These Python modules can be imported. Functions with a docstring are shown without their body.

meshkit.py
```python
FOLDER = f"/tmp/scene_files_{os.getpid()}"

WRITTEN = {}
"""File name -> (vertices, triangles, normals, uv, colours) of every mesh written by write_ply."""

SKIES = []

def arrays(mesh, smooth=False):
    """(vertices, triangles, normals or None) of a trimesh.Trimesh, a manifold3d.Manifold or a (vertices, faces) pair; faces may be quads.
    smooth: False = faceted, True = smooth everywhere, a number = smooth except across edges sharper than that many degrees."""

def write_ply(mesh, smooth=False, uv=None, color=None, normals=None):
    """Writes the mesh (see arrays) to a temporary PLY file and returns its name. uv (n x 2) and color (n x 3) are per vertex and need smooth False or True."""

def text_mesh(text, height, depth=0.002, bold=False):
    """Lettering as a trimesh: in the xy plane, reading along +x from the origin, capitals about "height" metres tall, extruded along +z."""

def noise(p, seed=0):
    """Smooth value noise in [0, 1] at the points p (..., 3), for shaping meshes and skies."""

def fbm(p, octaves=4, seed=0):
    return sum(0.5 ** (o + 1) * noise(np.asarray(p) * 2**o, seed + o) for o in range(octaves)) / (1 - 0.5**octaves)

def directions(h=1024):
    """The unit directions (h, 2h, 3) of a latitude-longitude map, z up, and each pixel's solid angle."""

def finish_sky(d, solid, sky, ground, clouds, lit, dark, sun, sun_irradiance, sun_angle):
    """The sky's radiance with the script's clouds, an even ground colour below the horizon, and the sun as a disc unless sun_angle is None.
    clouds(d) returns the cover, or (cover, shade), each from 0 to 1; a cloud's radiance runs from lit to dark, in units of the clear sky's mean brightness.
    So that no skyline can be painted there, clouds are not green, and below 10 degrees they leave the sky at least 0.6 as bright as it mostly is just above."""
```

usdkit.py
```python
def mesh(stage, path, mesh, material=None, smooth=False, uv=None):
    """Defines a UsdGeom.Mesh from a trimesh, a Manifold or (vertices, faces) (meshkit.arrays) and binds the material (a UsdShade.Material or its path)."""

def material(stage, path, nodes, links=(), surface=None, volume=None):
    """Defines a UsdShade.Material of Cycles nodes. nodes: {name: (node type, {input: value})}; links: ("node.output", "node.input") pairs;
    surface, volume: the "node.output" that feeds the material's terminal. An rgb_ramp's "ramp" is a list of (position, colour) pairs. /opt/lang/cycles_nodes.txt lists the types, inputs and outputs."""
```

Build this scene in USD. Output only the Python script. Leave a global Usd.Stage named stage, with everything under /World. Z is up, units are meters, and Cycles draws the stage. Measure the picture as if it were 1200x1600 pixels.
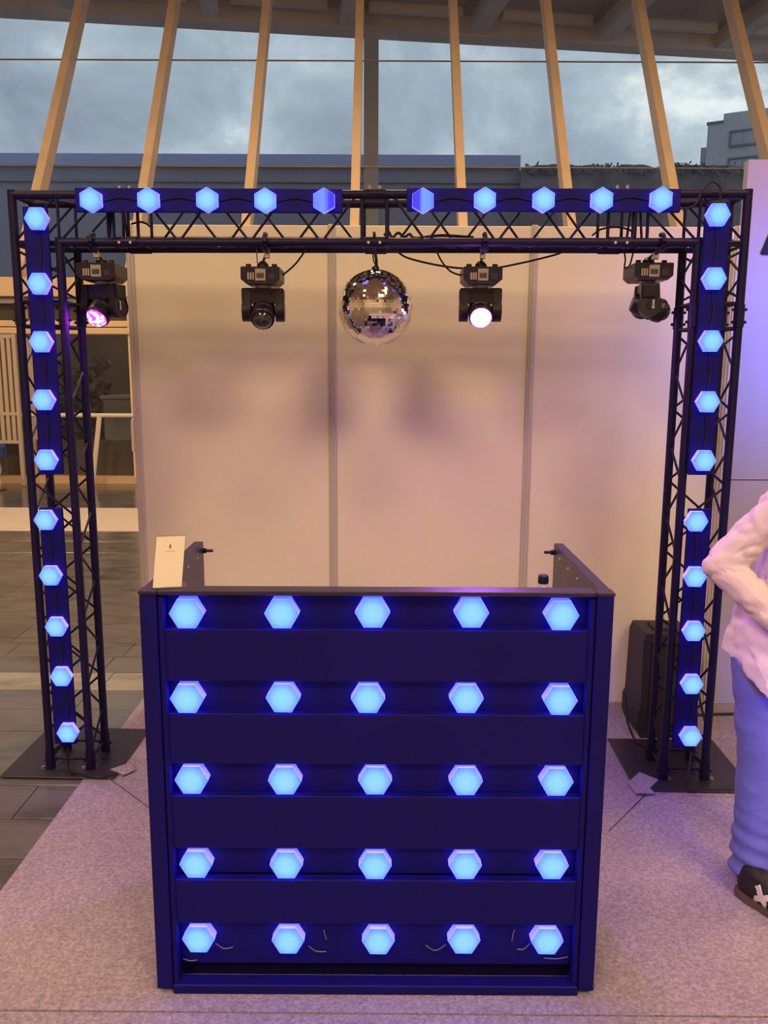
import math, random
import numpy as np, trimesh, manifold3d as m3, usdkit, meshkit
from shapely.geometry import Polygon, LineString, box as sbox
from pxr import Usd, UsdGeom, UsdLux, UsdShade, Gf, Sdf

R = random.Random(7)
stage = Usd.Stage.CreateInMemory()
UsdGeom.SetStageUpAxis(stage, 'Z'); UsdGeom.SetStageMetersPerUnit(stage, 1.0)
UsdGeom.Xform.Define(stage, '/World'); UsdGeom.Scope.Define(stage, '/World/Looks')

# ------------------------------------------------------------------ camera
F, PITCH, YAW, ROLL, H = 1284.14, 0.1702, -0.0011, 0.0046, 1.8133     # pixels of a 1200 x 1600 frame, radians, metres
r0 = np.array([math.cos(YAW), -math.sin(YAW), 0]); f0 = np.array([math.sin(YAW), math.cos(YAW), 0]); zz = np.array([0, 0, 1.0])
fwd = f0 * math.cos(PITCH) - zz * math.sin(PITCH); up0 = f0 * math.sin(PITCH) + zz * math.cos(PITCH)
cr, sr = math.cos(ROLL), math.sin(ROLL)
right, up = cr * r0 + sr * up0, cr * up0 - sr * r0
EYE = np.array([0, 0, H])
cam = UsdGeom.Camera.Define(stage, '/World/Camera')
cam.CreateHorizontalApertureAttr(24.0); cam.CreateVerticalApertureAttr(32.0)
cam.CreateFocalLengthAttr(24.0 * F / 1200); cam.CreateFStopAttr(0.0)
cam.CreateClippingRangeAttr(Gf.Vec2f(0.05, 1000))
M = np.eye(4); M[0, :3], M[1, :3], M[2, :3], M[3, :3] = right, up, -fwd, EYE
cam.AddTransformOp().Set(Gf.Matrix4d(*M.ravel().tolist()))
cam.CreateExposureAttr(0.0)

def ray(px, py):
    return fwd + right * (px - 600) / F - up * (py - 800) / F
def at(px, py, Y):
    "the world point at depth Y (metres into the room) that the photograph shows at px, py"
    d = ray(px, py); return EYE + d * (Y / d[1])
def on_floor(px, py, z=0.0):
    d = ray(px, py); return EYE + d * ((z - H) / d[2])

# ------------------------------------------------------------------ materials
def mat(name, nodes, links=(), surface=None):
    return usdkit.material(stage, '/World/Looks/' + name, nodes, links, surface=surface)
def plain(name, col, rough=0.5, metallic=0.0, var=0.0, scale=6.0, bump=0.0, bscale=80.0, coords='object', spec=0.5, coat=0.0, detail=4, **extra):
    n = {'p': ('principled_bsdf', dict(base_color=col, roughness=rough, metallic=metallic, specular_ior_level=spec, coat_weight=coat, **extra))}
    l = []
    if var or bump:
        n['tc'] = ('texture_coordinate', {})
    if var:
        n['nz'] = ('noise_texture', dict(scale=scale, detail=detail, roughness=0.6))
        lo = [max(0, c * (1 - var)) for c in col]; hi = [min(1, c * (1 + var)) for c in col]
        n['rp'] = ('rgb_ramp', {'ramp': [(0.25, lo), (0.75, hi)]})
        l += [('tc.' + coords, 'nz.vector'), ('nz.fac', 'rp.fac'), ('rp.color', 'p.base_color')]
    if bump:
        n['nb'] = ('noise_texture', dict(scale=bscale, detail=3))
        n['b'] = ('bump', dict(strength=bump, distance=0.01))
        l += [('tc.' + coords, 'nb.vector'), ('nb.fac', 'b.height'), ('b.normal', 'p.normal')]
    return mat(name, n, l, 'p.BSDF')

def led(name, stops, power):
    "LED diffuser: brightest over the chip in its middle"
    n = {'uv': ('uvmap', {'attribute': 'st'}), 'len': ('vector_math', {'math_type': 'length'}), 'rp': ('rgb_ramp', {'ramp': stops}),
         'e': ('emission', {'strength': power})}
    return mat(name, n, [('uv.UV', 'len.vector1'), ('len.value', 'rp.fac'), ('rp.color', 'e.color')], 'e.emission')

# ------------------------------------------------------------------ sky and lamps
SKY = 1.18
sky = mat('sky', {'tc': ('texture_coordinate', {}),
    'mp': ('mapping', {'scale': (1.6, 1.6, 2.2), 'location': (-2.6395, -3.9683, -1.0394)}),
    'n1': ('noise_texture', {'scale': 3.6, 'detail': 8, 'roughness': 0.58, 'distortion': 0.25}),
    'r1': ('rgb_ramp', {'ramp': [(0.28, (0.23, 0.285, 0.36)), (0.48, (0.34, 0.42, 0.50)), (0.58, (0.46, 0.56, 0.63)), (0.67, (0.80, 0.87, 0.88))]}),
    'bg': ('background_shader', {'strength': SKY})},
    [('tc.generated', 'mp.vector'), ('mp.vector', 'n1.vector'), ('n1.fac', 'r1.fac'), ('r1.color', 'bg.color')], 'bg.background')
dome = UsdLux.DomeLight.Define(stage, '/World/Sky')
UsdShade.MaterialBindingAPI.Apply(dome.GetPrim()).Bind(sky)
dome.CreateIntensityAttr(1.0)

WARM = (1.0, 0.65, 0.33)
def rect_light(name, pos, w, h, power, col, rot=(0, 0, 0)):
    l = UsdLux.RectLight.Define(stage, '/World/' + name)
    l.CreateWidthAttr(w); l.CreateHeightAttr(h); l.CreateIntensityAttr(power); l.CreateColorAttr(Gf.Vec3f(*col))
    l.AddTranslateOp().Set(Gf.Vec3d(*pos)); l.AddRotateXYZOp().Set(Gf.Vec3f(*rot))
    return l
# high-bay lamps of the hall, in two rows under the ceiling
for i, (x, y, p) in enumerate([(-4.5, -1.5, 5), (4.5, -1.5, 6), (-4.5, -6.5, 22), (4.5, -6.5, 21), (-7, 6.5, 10), (7, 6.5, 10), (0, 8.5, 9)]):
    a = 3.4 if y < -5 else 1.6
    rect_light('HallLamp_%d' % (i + 1), (x, y, 9.3), a, a, p * 5.4 * (1.6 / a) ** 2, WARM)
def aim(pos, target):
    d = np.asarray(target, float) - pos; d /= np.linalg.norm(d)
    z = -d; x = np.cross([0, 0, 1.0], z); x /= np.linalg.norm(x); y = np.cross(z, x)
    m = np.eye(4); m[0, :3], m[1, :3], m[2, :3], m[3, :3] = x, y, z, pos
    return Gf.Matrix4d(*m.ravel().tolist())
# the neighbour stand's blue wash lamp on the white side wall
def wash(name, pos, target, radius, power, col, cone, soft):
    w = UsdLux.SphereLight.Define(stage, '/World/' + name)
    w.CreateRadiusAttr(radius); w.CreateIntensityAttr(power); w.CreateColorAttr(Gf.Vec3f(*col))
    sh = UsdLux.ShapingAPI.Apply(w.GetPrim()); sh.CreateShapingConeAngleAttr(cone); sh.CreateShapingConeSoftnessAttr(soft)
    w.AddTransformOp().Set(aim(pos, target))
wash('BlueWash', (2.9, 3.2, 2.2), (2.25, 4.19, 2.05), 0.05, 1600, (0.05, 0.19, 1.0), 36, 1.0)
wash('PinkWash', (3.0, 3.2, 3.5), (1.95, 4.19, 2.72), 0.06, 420, (0.8, 0.22, 1.0), 30, 1.0)
wash('AddedShirtFill', (-0.9, 0.2, 2.7), (1.32, 2.66, 1.2), 0.05, 1000, (0.75, 0.12, 1.0), 11, 1.0)  # added lamp without a known source, tints the shirt violet
wash('AddedJeansFill', (1.15, 0.55, 1.25), (1.40, 2.7, 0.46), 0.05, 1050, (0.03, 0.06, 1.0), 14, 0.8)  # added lamp without a known source, turns the jeans bluer

# ------------------------------------------------------------------ helpers
made = {}
def numbered(path):
    k = made.get(path, 0); made[path] = k + 1
    return path if k == 0 else '%s_%03d' % (path, k)
def obj(name, mesh, m, parent=None, smooth=30, uv=None):
    path = numbered((str(parent.GetPath()) if parent else '/World') + '/' + name)
    return usdkit.mesh(stage, path, mesh, m, smooth=smooth, uv=uv).GetPrim()
def keys(p, **kw):
    for k, v in kw.items():
        if v: p.SetCustomDataByKey(k, v)
    return p
def thing(name, label, category, loc=(0, 0, 0), rz=0.0, group=None, matrix=None):
    x = UsdGeom.Xform.Define(stage, numbered('/World/' + name))
    if matrix is not None: x.AddTransformOp().Set(matrix)
    else:
        x.AddTranslateOp().Set(Gf.Vec3d(*[float(v) for v in loc]))
        if rz: x.AddRotateZOp().Set(math.degrees(rz))
    return keys(x.GetPrim(), label=label, category=category, group=group)
def struct(name, label=None):
    return keys(UsdGeom.Xform.Define(stage, numbered('/World/' + name)).GetPrim(), kind='structure', label=label)
def cat(ms): return trimesh.util.concatenate(ms)
def bx(x0, x1, y0, y1, z0, z1, c=0.0):
    "box by its limits, with a chamfer of c"
    lo, hi = np.minimum([x0, y0, z0], [x1, y1, z1]), np.maximum([x0, y0, z0], [x1, y1, z1])
    if c <= 0:
        b = trimesh.creation.box(hi - lo); b.apply_translation((lo + hi) / 2); return b
    pts = []
    for i in range(8):
        s = np.array([1 if i & (1 << k) else -1 for k in range(3)])
        for k in range(3):
            q = (hi - lo) / 2 - c; q[k] += c
            pts.append((lo + hi) / 2 + s * q)
    return trimesh.convex.convex_hull(np.array(pts))
def bar(p, q, r, n=8):
    return trimesh.creation.cylinder(radius=r, segment=[p, q], sections=n)
def prism(poly, y0, y1):
    "polygon in x, z extruded from y0 to y1"
    m = trimesh.creation.extrude_polygon(Polygon(poly) if not isinstance(poly, Polygon) else poly, y1 - y0, engine='earcut')
    v = m.vertices; m.vertices = np.c_[v[:, 0], y1 - v[:, 2], v[:, 1]]
    return m
def slab(poly, z0, z1):
    m = trimesh.creation.extrude_polygon(poly if isinstance(poly, Polygon) else Polygon(poly), z1 - z0, engine='earcut')
    m.apply_translation([0, 0, z0]); return m
def lathe(prof, n=24, axis='z', at_=(0, 0, 0)):
    m = trimesh.creation.revolve(np.array(prof, float), sections=n)
    if m.volume < 0: m.invert()
    if axis == 'y-': m.apply_transform(trimesh.transformations.rotation_matrix(math.pi / 2, [1, 0, 0]))
    if axis == 'x': m.apply_transform(trimesh.transformations.rotation_matrix(math.pi / 2, [0, 1, 0]))
    m.apply_translation(at_); return m
def spline(pts, n=8):
    p = np.array(pts, float); p = np.vstack([2 * p[0] - p[1], p, 2 * p[-1] - p[-2]]); out = []
    for i in range(1, len(p) - 2):
        for t in np.arange(n) / n:
            a, b, c, d = p[i - 1:i + 3]
            out.append(0.5 * (2 * b + (c - a) * t + (2 * a - 5 * b + 4 * c - d) * t * t + (3 * b - 3 * c + d - a) * t ** 3))
    return np.array(out + [p[-2]])
def wire(pts, r=0.004, n=8, sides=6, curve=True):
    p = spline(pts, n) if curve else np.array(pts, float)
    t = np.gradient(p, axis=0); t /= np.linalg.norm(t, axis=1)[:, None] + 1e-12
    ref = np.array([0, 0, 1.0]) if abs(t[:, 2]).mean() < 0.8 else np.array([0, 1.0, 0])
    a = np.cross(t, ref); a /= np.linalg.norm(a, axis=1)[:, None] + 1e-12; b = np.cross(t, a)
    ang = np.arange(sides) * 2 * math.pi / sides
    v = (p[:, None] + r * (np.cos(ang)[None, :, None] * a[:, None] + np.sin(ang)[None, :, None] * b[:, None])).reshape(-1, 3)
    f = []
    for i in range(len(p) - 1):
        for k in range(sides):
            k2 = (k + 1) % sides; A, B, C, D = i * sides + k, i * sides + k2, (i + 1) * sides + k2, (i + 1) * sides + k
            f += [[A, B, C], [A, C, D]]
    e = (len(p) - 1) * sides
    for k in range(1, sides - 1): f += [[0, k + 1, k], [e, e + k, e + k + 1]]
    m = trimesh.Trimesh(v, f, process=False); m.fix_normals(); return m
def rounded(w, h, r, n=5):
    return sbox(-w / 2 + r, -h / 2 + r, w / 2 - r, h / 2 - r).buffer(r, quad_segs=n)

# ------------------------------------------------------------------ looks
m_black = plain('black_coat_glare_tint', (0.008, 0.0055, 0.045), 0.45, spec=0.25)  # black coat, indigo lens glare put into the colour
m_board = plain('black_board_glare_tint', (0.0070, 0.0050, 0.150), 0.55, var=0.12, scale=3, spec=0.15)  # black board, blue glare of the LEDs painted into its colour
m_recess = plain('black_recess_glare_tint', (0.004, 0.0035, 0.06), 0.6, spec=0.15)  # black, with the same blue glare mixed into the colour
m_wing = plain('black_laminate_violet_tint', (0.021, 0.014, 0.052), 0.38)  # black laminate, violet of the stage lights put into the colour
m_plastic = plain('black_plastic_glare_tint', (0.0095, 0.0068, 0.020), 0.38, spec=0.35)  # black plastic, slight indigo glare mixed into the colour
m_plate = plain('black_plate_glare_tint', (0.026, 0.022, 0.044), 0.38, bump=0.05, bscale=200)  # black steel, indigo glare mixed into the colour
m_chrome = plain('zinc_steel', (0.62, 0.60, 0.60), 0.3, 1.0)
m_rubber = plain('cable_rubber', (0.007, 0.005, 0.010), 0.6)
m_greywire = plain('grey_wire', (0.16, 0.15, 0.18), 0.6)
m_house = plain('white_lamp_housing', (0.75, 0.72, 0.74), 0.4, emission_color=(0.04, 0.06, 1.0), emission_strength=2.8)   # blue glow added to the housing to cast a halo on the boards
m_led = led('blue_led', [(0.0, (0.037, 0.084, 1.0)), (0.5, (0.033, 0.075, 1.0)), (0.78, (0.024, 0.050, 1.0)), (1.0, (0.016, 0.030, 1.0))], 9.0)
m_wall = plain('wall_panel_white', (0.74, 0.71, 0.63), 0.5, var=0.05, scale=1.6, detail=5)
m_post = plain('aluminium_post', (0.50, 0.47, 0.47), 0.55, 0.0)
m_rail = plain('cream_rail', (0.70, 0.66, 0.60), 0.45)
m_gloss = plain('gloss_panel_blue_lit', (0.42, 0.42, 0.64), 0.25)  # white panel, its shade and blue wash light put into the colour
m_skirt = plain('grey_skirting', (0.36, 0.33, 0.34), 0.5)
m_mull = plain('ochre_painted_steel', (0.78, 0.61, 0.45), 0.5, var=0.12, scale=1.2)
m_mullg = plain('grey_painted_concrete', (0.34, 0.33, 0.33), 0.7, var=0.1, scale=2)
m_ceil = plain('brown_concrete', (0.52, 0.42, 0.38), 0.8, var=0.2, scale=0.8)
m_ceilb = plain('pale_brown_concrete', (0.78, 0.66, 0.60), 0.8, var=0.15, scale=0.8)
m_hall = plain('hall_wall', (0.68, 0.62, 0.57), 0.8)

# carpet: needled felt, grey, with a salt-and-pepper fleck
m_carpet = mat('grey_felt_carpet', {
    'g': ('geometry', {}), 'n': ('noise_texture', {'scale': 95, 'detail': 3, 'roughness': 0.75}), 'n2': ('noise_texture', {'scale': 1.4, 'detail': 3}),
    'r': ('rgb_ramp', {'ramp': [(0.30, (0.20, 0.175, 0.26)), (0.5, (0.33, 0.29, 0.43)), (0.70, (0.48, 0.43, 0.60))]}),
    'r2': ('rgb_ramp', {'ramp': [(0.3, (0.9, 0.9, 0.92)), (0.7, (1.0, 0.99, 0.98))]}),
    'mx': ('mix', {'mix_type': 'multiply', 'fac': 1.0}), 'b': ('bump', {'strength': 0.5, 'distance': 0.004}),
    'p': ('principled_bsdf', {'roughness': 0.95, 'specular_ior_level': 0.15, 'sheen_weight': 0.15})},
    [('g.position', 'n.vector'), ('g.position', 'n2.vector'), ('n.fac', 'r.fac'), ('n2.fac', 'r2.fac'), ('r.color', 'mx.color1'), ('r2.color', 'mx.color2'),
     ('mx.color', 'p.base_color'), ('n.fac', 'b.height'), ('b.normal', 'p.normal')], 'p.BSDF')
def stone(name, col, rough):
    return mat(name, {'g': ('geometry', {}), 'm': ('mapping', {'scale': (0.7, 1.8, 1)}), 'n': ('noise_texture', {'scale': 2.6, 'detail': 8, 'roughness': 0.62, 'distortion': 0.8}),
        'r': ('rgb_ramp', {'ramp': [(0.28, [c * 0.55 for c in col]), (0.5, col), (0.75, [min(1, c * 1.35) for c in col])]}),
        'rr': ('map_range', {'from_min': 0.3, 'from_max': 0.7, 'to_min': rough * 0.75, 'to_max': rough * 1.4}),
        'p': ('principled_bsdf', {'specular_ior_level': 0.5})},
        [('g.position', 'm.vector'), ('m.vector', 'n.vector'), ('n.fac', 'r.fac'), ('r.color', 'p.base_color'), ('n.fac', 'rr.value'), ('rr.result', 'p.roughness')], 'p.BSDF')
m_floor = stone('polished_floor', (0.115, 0.105, 0.125), 0.16)
m_slabs = [stone('floor_slab_a', (0.12, 0.115, 0.13), 0.19), stone('floor_slab_b', (0.13, 0.125, 0.135), 0.20), stone('floor_slab_c', (0.11, 0.108, 0.122), 0.18)]
m_slab_pale = stone('floor_slab_pale', (0.30, 0.29, 0.29), 0.25)
def thin_glass(name, tint, rough):
    "clear pane: mostly see-through, mirror-like at a grazing angle, the same from either side"
    return mat(name, {'f': ('layer_weight', {'blend': 0.5}), 'pw': ('math', {'math_type': 'power', 'value2': 4.0}), 'ma': ('math', {'math_type': 'multiply_add', 'value2': 0.6, 'value3': 0.03}),
        't': ('transparent_bsdf', {'color': tint}), 'g': ('glossy_bsdf', {'color': (0.9, 0.9, 0.9), 'roughness': rough}), 'm': ('mix_closure', {})},
        [('f.facing', 'pw.value1'), ('pw.value', 'ma.value1'), ('ma.value', 'm.fac'), ('t.BSDF', 'm.closure1'), ('g.BSDF', 'm.closure2')], 'm.closure')
m_pane = thin_glass('window_glass', (0.96, 0.97, 0.97), 0.02)
m_clear = thin_glass('clear_plastic', (0.93, 0.95, 0.96), 0.06)

# ================================================================== SETTING
# ---- floor: base slab and, where the photo lets one tell them apart, polished slabs of their own
fl = struct('floor')
obj('floor_base', bx(-15, 15, -13, 13.6, -0.30, -0.012), m_floor, fl, False)
yy = 2.55; row = 0
while yy < 9.0:
    d = 0.275 if yy < 5.2 else 0.55
    x = -1.2 + (0.37 * row) % 0.9
    while x > -6.4 - (yy - 3) * 0.45 + 3.2:
        wdt = R.uniform(0.75, 1.25) * (1 if d < 0.4 else 1.5)
        mid = x - wdt / 2; pale = (4.47 < yy + d / 2 < 4.75 and (mid > -1.75 or -3.2 < mid < -2.1)) or (3.90 < yy + d / 2 < 4.2 and -3.2 < mid < -1.95)
        obj('floor_slab', bx(x - wdt + 0.004, x, yy + 0.003, yy + d - 0.003, -0.012, R.uniform(-0.0012, 0.0), 0.002), m_slab_pale if pale else R.choice(m_slabs), fl, False)
        x -= wdt
    yy += d; row += 1
# ---- ceiling with the coffered soffit that runs out over the glass front
ce = struct('ceiling')
E0, E1 = np.array([-16.0, 21.6]), np.array([16.0, 25.85])       # outer edge of the eaves
ed = (E1 - E0) / np.linalg.norm(E1 - E0); inn = np.array([0.11, -1.0]); inn /= np.linalg.norm(inn)
obj('soffit', slab([(-16, -13), (16, -13), tuple(E1), tuple(E0)], 11.0, 11.3), m_ceil, ce, False)
def eave_strip(name, d0, d1, z0, z1, m, s0=0.0, s1=1.0):
    a, b = E0 + (E1 - E0) * s0, E0 + (E1 - E0) * s1
    return obj(name, slab([tuple(a + inn * d0), tuple(b + inn * d0), tuple(b + inn * d1), tuple(a + inn * d1)], z0, z1), m, ce, False)
eave_strip('edge_beam', 0.0, 0.55, 10.5, 11.0, m_ceilb)
L = np.linalg.norm(E1 - E0)
for k in range(9):
    s = (1.2 + k * 3.45) / L
    p = E0 + (E1 - E0) * s
    w_ = 0.42
    a, b = p - ed * w_ / 2, p + ed * w_ / 2
    rib = inn + ed * 0.05
    obj('ceiling_beam', slab([tuple(a), tuple(b), tuple(b + rib * 9), tuple(a + rib * 9)], 10.56, 11.0), m_ceilb, ce, False)
    n0, n1 = s + 0.55 / L, s + 2.95 / L
    if n1 < 1:
        eave_strip('coffer_lip', 1.05, 1.22, 10.72, 11.0, m_ceilb, n0, n1)
        eave_strip('coffer_panel', 1.25, 3.6, 10.93, 11.0, m_ceil, n0, n1)
obj('ceiling_beam', bx(-16, 16, 18.0, 18.4, 10.5, 11.0), m_ceilb, ce, False)
# ---- the rest of the hall, behind and beside the photographer
for nm, b in (('wall_rear', bx(-15, 15, -13.3, -13, -0.3, 11)), ('wall_left', bx(-15.3, -15, -13, 13.4, -0.3, 11)), ('wall_right', bx(15, 15.3, -13, 13.4, -0.3, 11))):
    keys(obj(nm, b, m_hall, None, False), kind='structure')

# ---- glass front: upright below, leaning outward above
FY, TZ, LEAN = 13.5, 3.21, 0.655
MX = [-5.76 + 1.749 * k for k in range(-4, 12)]
ln = math.hypot(1, LEAN); sl = np.array([0, LEAN, 1]) / ln; nin = np.array([0, -1, LEAN]) / ln     # along the slope; inward-and-up normal
def slope(x, z, d=0.0): return np.array([x, FY + LEAN * (z - TZ), z]) + nin * d
wn = struct('window_1', 'tall glass front of the hall, upright below and leaning outward above, with ochre mullions')
def oriented(x0, x1, z0, z1, d0, d1):
    "box lying along the leaning glass"
    pts = [slope(x, z, d) for x in (x0, x1) for z in (z0, z1) for d in (d0, d1)]
    return trimesh.convex.convex_hull(np.array(pts))
for x in MX:
    obj('mullion', oriented(x - 0.072, x + 0.072, TZ, 10.5, 0.0, 0.26), m_mull, wn, False)
    obj('upright', bx(x - 0.072, x + 0.072, FY - 0.22, FY, 0.09, TZ), m_mull, wn, False)
for z in (5.24, 7.41, 9.5):
    obj('glazing_bar', oriented(MX[0], MX[-1], z - 0.007, z + 0.007, -0.01, 0.012), m_mullg, wn, False)
m_sillw = plain('pine_sill', (0.62, 0.46, 0.30), 0.5)
m_kick = plain('dark_kick_panel', (0.075, 0.068, 0.075), 0.4)
xa, xb = MX[0], MX[-1]
obj('sill_board', bx(xa, xb, FY - 0.30, FY, -0.012, 0.10), m_sillw, wn, False)
for a, b in zip(MX, MX[1:]):
    obj('kick_panel', bx(a + 0.075, b - 0.075, FY - 0.12, FY - 0.06, 0.10, 0.68), m_kick, wn, False)
    obj('pane', bx(a + 0.07, b - 0.07, FY - 0.03, FY - 0.022, 0.68, 2.36), m_pane, wn, False)
    for z0, z1 in ((TZ, 5.22), (5.26, 7.39), (7.43, 9.48), (9.52, 10.5)):
        obj('pane', oriented(a + 0.07, b - 0.07, z0, z1, 0.0, 0.008), m_pane, wn, False)
obj('transom', bx(xa, xb, FY - 0.26, FY, 2.36, 2.46, 0.01), m_mull, wn, False)
obj('transom', bx(xa, xb, FY - 0.23, FY, 2.475, 2.57, 0.01), m_mull, wn, False)
obj('vent_slot', bx(xa, xb, FY - 0.10, FY, 2.57, 2.83), m_kick, wn, False)
obj('transom', bx(xa, xb, FY - 0.20, FY, 2.83, 2.90, 0.01), m_mullg, wn, False)
obj('transom', bx(xa, xb, FY - 0.26, FY + 0.05, 2.935, TZ + 0.02, 0.01), m_mull, wn, False)

# ---- exhibition partition walls
WY, PW, WX0, WZ = 4.195, 0.9923, -1.259, 2.517
wb = struct('wall_back', 'white modular partition behind the booth')
for k in range(3):
    a = WX0 + k * PW
    obj('wall_panel', bx(a + 0.018, a + PW - 0.018, WY, WY + 0.02, 0.06, 2.455), m_wall, wb, False)
    obj('rail', bx(a + 0.018, a + PW - 0.018, WY - 0.012, WY + 0.03, 2.452, WZ - 0.006, 0.004), m_rail, wb, False)
    obj('rail', bx(a + 0.018, a + PW - 0.018, WY - 0.008, WY + 0.03, 0.0, 0.062, 0.004), m_skirt, wb, False)
for k in range(4):
    a = WX0 + k * PW
    h = WZ
    body = cat([bx(a - 0.019, a + 0.019, WY - 0.014, WY + 0.034, 0, h, 0.006), bx(a - 0.004, a + 0.004, WY - 0.020, WY - 0.013, 0.0, h)])
    obj('post', body, m_post, wb, False)
obj('clip', bx(WX0 - 0.035, WX0 - 0.019, WY - 0.01, WY + 0.03, 1.40, 1.56, 0.003), m_rail, wb, False)
obj('panel_return', bx(WX0 - 0.02, WX0 + 0.005, WY + 0.034, WY + 0.06, 0, WZ + 0.02), m_rail, wb, False)
ws = struct('wall_side', 'taller glossy white partition of the next stand, lit blue')
SX0 = WX0 + 3 * PW
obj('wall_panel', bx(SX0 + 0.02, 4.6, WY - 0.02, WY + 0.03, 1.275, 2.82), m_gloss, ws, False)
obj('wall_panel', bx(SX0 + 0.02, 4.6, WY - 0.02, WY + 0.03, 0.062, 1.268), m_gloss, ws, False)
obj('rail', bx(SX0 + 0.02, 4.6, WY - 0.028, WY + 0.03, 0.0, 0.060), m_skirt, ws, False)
obj('post', bx(4.6, 4.64, WY - 0.02, WY + 0.03, 0, 2.82), m_post, ws, False)

# ---- outside
og = struct('ground_outside')
obj('paving', bx(-80, 80, 13.62, 160, -0.5, -0.12), plain('wet_paving', (0.12, 0.12, 0.13), 0.7, var=0.2, scale=0.5), og, False)
m_dark = plain('dark_render', (0.235, 0.235, 0.30), 0.85, var=0.12, scale=0.35)
ow = thing('dark_building', 'long low dark flat-roofed building outside the glass', 'building', (0, 30, 0))
obj('wall', bx(-34, 4.6, 0, 6, -0.3, 8.75), m_dark, ow, False)
obj('coping', bx(-34, 4.6, -0.15, 6, 8.75, 9.12), plain('slate_coping', (0.28, 0.32, 0.52), 0.8), ow, False)
obj('ledge', bx(-34, 4.6, -0.06, 0.02, 8.22, 8.3), plain('pale_flashing', (0.2, 0.2, 0.24), 0.7), ow, False)
def clump(x0, x1, y, z0, z1, n, seed, size=0.8, dense=1.0):
    "leafy mass: thousands of small bent leaves over a lumpy hedge volume"
    rs = np.random.RandomState(seed); vs, fs = [], []
    u = rs.rand(n); cx_ = x0 + (x1 - x0) * u
    top = z1 + 0.35 * (meshkit.fbm(np.c_[cx_ * 0.9, cx_ * 0 + seed, cx_ * 0]) - 0.5)
    cz = z0 + (top - z0) * rs.rand(n) ** 0.6
    cy = y + rs.randn(n) * 0.35 * dense
    for i in range(n):
        c = np.array([cx_[i], cy[i], cz[i]]); a = rs.randn(3); a /= np.linalg.norm(a); b = np.cross(a, rs.randn(3)); b /= np.linalg.norm(b) + 1e-9
        s = size * rs.uniform(0.6, 1.3); k = len(vs)
        vs += [c - a * s, c + b * s * 0.4, c + a * s, c - b * s * 0.4]; fs += [[k, k + 1, k + 2], [k, k + 2, k + 3]]
    return trimesh.Trimesh(np.array(vs), np.array(fs), process=False)
m_leaf = plain('dark_leaves', (0.14, 0.135, 0.15), 0.8, var=0.3, scale=2)
hd = thing('hedge', 'dark overgrown bank with shaggy top right of the dark building', 'hedge', (0, 0, 0))
bank = meshkit.noise
hx = np.linspace(4.6, 15.3, 60); topz = 8.72 + 0.28 * (meshkit.fbm(np.c_[hx * 1.3, hx * 0, hx * 0]) - 0.5) - np.clip((hx - 13.2) / 2.1, 0, 1) * 1.6
obj('bank', prism(Polygon([(4.6, -0.3)] + list(zip(hx, topz)) + [(15.4, -0.3)]), 29.6, 34), plain('bank_soil', (0.17, 0.165, 0.19), 0.95, var=0.35, scale=1.5, bump=0.6, bscale=4), hd, False)
keys(obj('foliage', clump(4.7, 13.6, 29.75, 8.35, 8.72, 2600, 4, 0.075, 0.5), m_leaf, hd, False), kind='stuff')
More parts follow.
